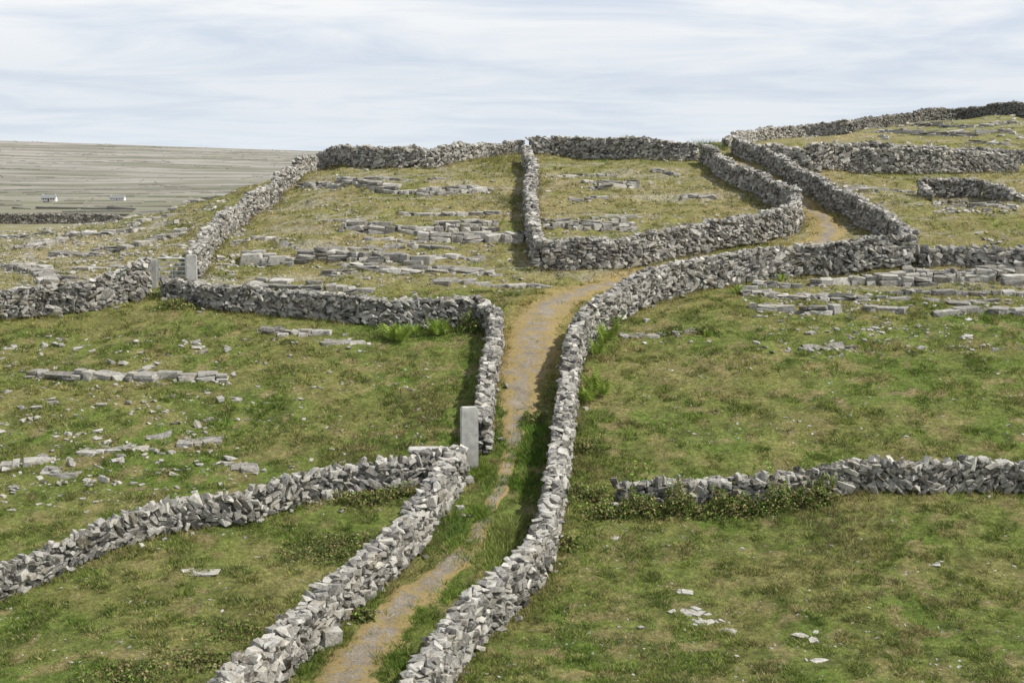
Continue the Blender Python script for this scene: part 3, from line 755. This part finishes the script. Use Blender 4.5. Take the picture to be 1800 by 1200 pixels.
# ---------------------------------------------------------------- cottages on the distant plain
def cottage(px, py, L_, D_, hw, hr, rz, label):
    q = unp(px, py, 1e9); z = float(H(q[0], q[1]))
    root = bpy.data.objects.new('cottage', None); link(root); root.location = (q[0], q[1], z); root.rotation_euler = (0, 0, rz)
    tag(root, label, 'house', 'white cottages on the plain')
    bm = bmesh.new()
    a = [(-L_/2,-D_/2,-2),(L_/2,-D_/2,-2),(L_/2,D_/2,-2),(-L_/2,D_/2,-2),(-L_/2,-D_/2,hw),(L_/2,-D_/2,hw),(L_/2,D_/2,hw),(-L_/2,D_/2,hw),(-L_/2,0,hw+hr),(L_/2,0,hw+hr)]
    v = [bm.verts.new(c) for c in a]
    for f in ((0,1,5,4),(2,3,7,6),(1,2,6,9,5),(3,0,4,8,7)): bm.faces.new([v[i] for i in f])
    obj_bm('wall', bm, M_white, parent=root)
    bm = bmesh.new(); e = .4
    for sgn in (-1, 1):
        y1 = sgn*(D_/2+e); z1 = hw-e*hr/(D_/2)
        pts = [(-L_/2-.2, y1, z1), (L_/2+.2, y1, z1), (L_/2+.2, 0, hw+hr+.02), (-L_/2-.2, 0, hw+hr+.02)]
        lo = [bm.verts.new(p_) for p_ in pts]; up = [bm.verts.new((p_[0], p_[1], p_[2]+.2)) for p_ in pts]
        bm.faces.new(lo[::-1]); bm.faces.new(up)
        for i in range(4): bm.faces.new([lo[i], lo[(i+1) % 4], up[(i+1) % 4], up[i]])
    roof = obj_bm('roof', bm, M_slate, parent=root)
    for sx in (-1, 1):
        bm = bmesh.new(); box_bm(bm, (sx*(L_/2-.5), 0, hw+hr+.3), (.5, .6, .8), .03); obj_bm('chimney', bm, M_white, parent=roof)
    for xx in (-.35, -.18, .18, .35):
        bm = bmesh.new(); box_bm(bm, (xx*L_, -D_/2-.01, 1.5), (.7, .12, .9), .02); obj_bm('window', bm, M_glass, parent=root)
    bm = bmesh.new(); box_bm(bm, (0, -D_/2-.01, 1.0), (.9, .12, 1.9), .02); obj_bm('door', bm, M_door, parent=root)
cottage(87, 354, 8, 4.5, 2.0, 1.4, .05, 'long low white cottage with grey slate roof')
cottage(207, 353, 13, 5, 2.5, 1.6, -.08, 'white cottage standing alone among stone-walled fields')

# ---------------------------------------------------------------- distant field walls (uncountable network)
pos, rot, scl, tn = [], [], [], []
def dwall(x0, y0, x1, y1):
    L_ = math.hypot(x1-x0, y1-y0); n_ = max(1, int(L_/14)); a = math.atan2(y1-y0, x1-x0)
    for i in range(n_):
        t = (i+.5)/n_; x = x0+(x1-x0)*t; y = y0+(y1-y0)*t
        if not (x < -.05*y+20): continue
        if rng.random() < .25: continue
        pos.append((x, y+rng.normal(0, 2), 0)); rot.append((0, 0, a+rng.normal(0, .08))); scl.append((L_/n_/2*1.08, .4, rng.uniform(.3, .6))); tn.append(rng.uniform(0, 1))
yy = 290.0
while yy < 3150:
    stepy = rng.uniform(22, 60)+yy*.012
    skew = rng.normal(0, .22)
    x = -.42*yy
    while x < -.08*yy+30:
        seg = rng.uniform(40, 180)
        if rng.random() < .42:
            o1 = rng.normal(0, 18); dwall(x, yy+o1, x+seg, yy+o1+skew*seg)
        if rng.random() < .9:
            xx = x+rng.uniform(0, seg); dwall(xx, yy, xx+rng.normal(0, 24), yy+stepy)
        x += seg
    yy += stepy
pos = np.array(pos); pos[:, 2] = H(pos[:, 0], pos[:, 1])+.1
V, Fc, T = stones_mesh(BLK, pos, rot, scl, tn)
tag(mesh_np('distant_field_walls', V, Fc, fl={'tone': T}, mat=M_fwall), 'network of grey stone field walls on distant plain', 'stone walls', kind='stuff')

# ---------------------------------------------------------------- world, sun, camera
SD = np.array([.80, -.18, 1.05]); SD /= np.linalg.norm(SD)
elev = math.asin(SD[2]); az = math.atan2(SD[0], SD[1])
w = bpy.data.worlds.new('World'); bpy.context.scene.world = w; w.use_nodes = True
nt = w.node_tree; nt.nodes.clear()
out = N(nt, 'ShaderNodeOutputWorld'); sky = N(nt, 'ShaderNodeTexSky', sky_type='NISHITA')
sky.sun_disc = False; sky.sun_elevation = elev; sky.sun_rotation = az
b1 = N(nt, 'ShaderNodeBackground'); b1.inputs[1].default_value = .12; nt.links.new(sky.outputs[0], b1.inputs[0])
tc = N(nt, 'ShaderNodeTexCoord'); sep = N(nt, 'ShaderNodeSeparateXYZ'); nt.links.new(tc.outputs['Generated'], sep.inputs[0])
def MA(op, a, b=None, c=None):
    q = N(nt, 'ShaderNodeMath', operation=op)
    for i, v in enumerate((a, b, c)):
        if v is None: continue
        if isinstance(v, (int, float)): q.inputs[i].default_value = v
        else: nt.links.new(v, q.inputs[i])
    return q.outputs[0]
zc = MA('MAXIMUM', sep.outputs[2], 0.0); den = MA('ADD', zc, .065)
cx = MA('MULTIPLY', MA('DIVIDE', sep.outputs[0], den), .60); cy = MA('MULTIPLY', MA('DIVIDE', sep.outputs[1], den), .62)
cmb = N(nt, 'ShaderNodeCombineXYZ'); nt.links.new(cx, cmb.inputs[0]); nt.links.new(cy, cmb.inputs[1]); cmb.inputs[2].default_value = 5.2
cn = N(nt, 'ShaderNodeTexNoise'); cn.inputs['Scale'].default_value = 1.0; cn.inputs['Detail'].default_value = 10; cn.inputs['Roughness'].default_value = .58
cn.inputs['Distortion'].default_value = .5; nt.links.new(cmb.outputs[0], cn.inputs['Vector'])
cloud = ramp(nt, cn.outputs['Fac'], [(.38, 0.0), (.58, 1.0)])
hz = ramp(nt, zc, [(0, (.72, .80, .90)), (.04, (.63, .71, .83)), (.11, (.69, .75, .86)), (.5, (.40, .46, .58))])
wc = ramp(nt, zc, [(0, (.80, .86, .93)), (.05, (.80, .84, .90)), (.10, (.95, .955, .965)), (.5, (.60, .62, .65))])
cc = mix(nt, cloud, hz, wc)
b2 = N(nt, 'ShaderNodeBackground'); nt.links.new(cc, b2.inputs[0]); b2.inputs[1].default_value = 1.03
ms = N(nt, 'ShaderNodeMixShader'); ms.inputs[0].default_value = .9
nt.links.new(b1.outputs[0], ms.inputs[1]); nt.links.new(b2.outputs[0], ms.inputs[2]); nt.links.new(ms.outputs[0], out.inputs[0])

sl = bpy.data.lights.new('sun', 'SUN'); sl.energy = 4.9; sl.angle = math.radians(1.0); sl.color = (1, .95, .86)
so = bpy.data.objects.new('sun', sl); link(so)
so.rotation_euler = mathutils.Vector(SD).to_track_quat('Z', 'Y').to_euler()
cam = bpy.data.cameras.new('camera'); cam.lens = 50; cam.sensor_width = 36; cam.clip_end = 20000; cam.clip_start = .5
co = bpy.data.objects.new('camera', cam); link(co); co.location = (0, 0, CZ); co.rotation_euler = (math.pi/2-PITCH, 0, 0)
sc = bpy.context.scene; sc.camera = co
sc.view_settings.view_transform = 'Standard'; sc.view_settings.look = 'None'; sc.view_settings.exposure = 0
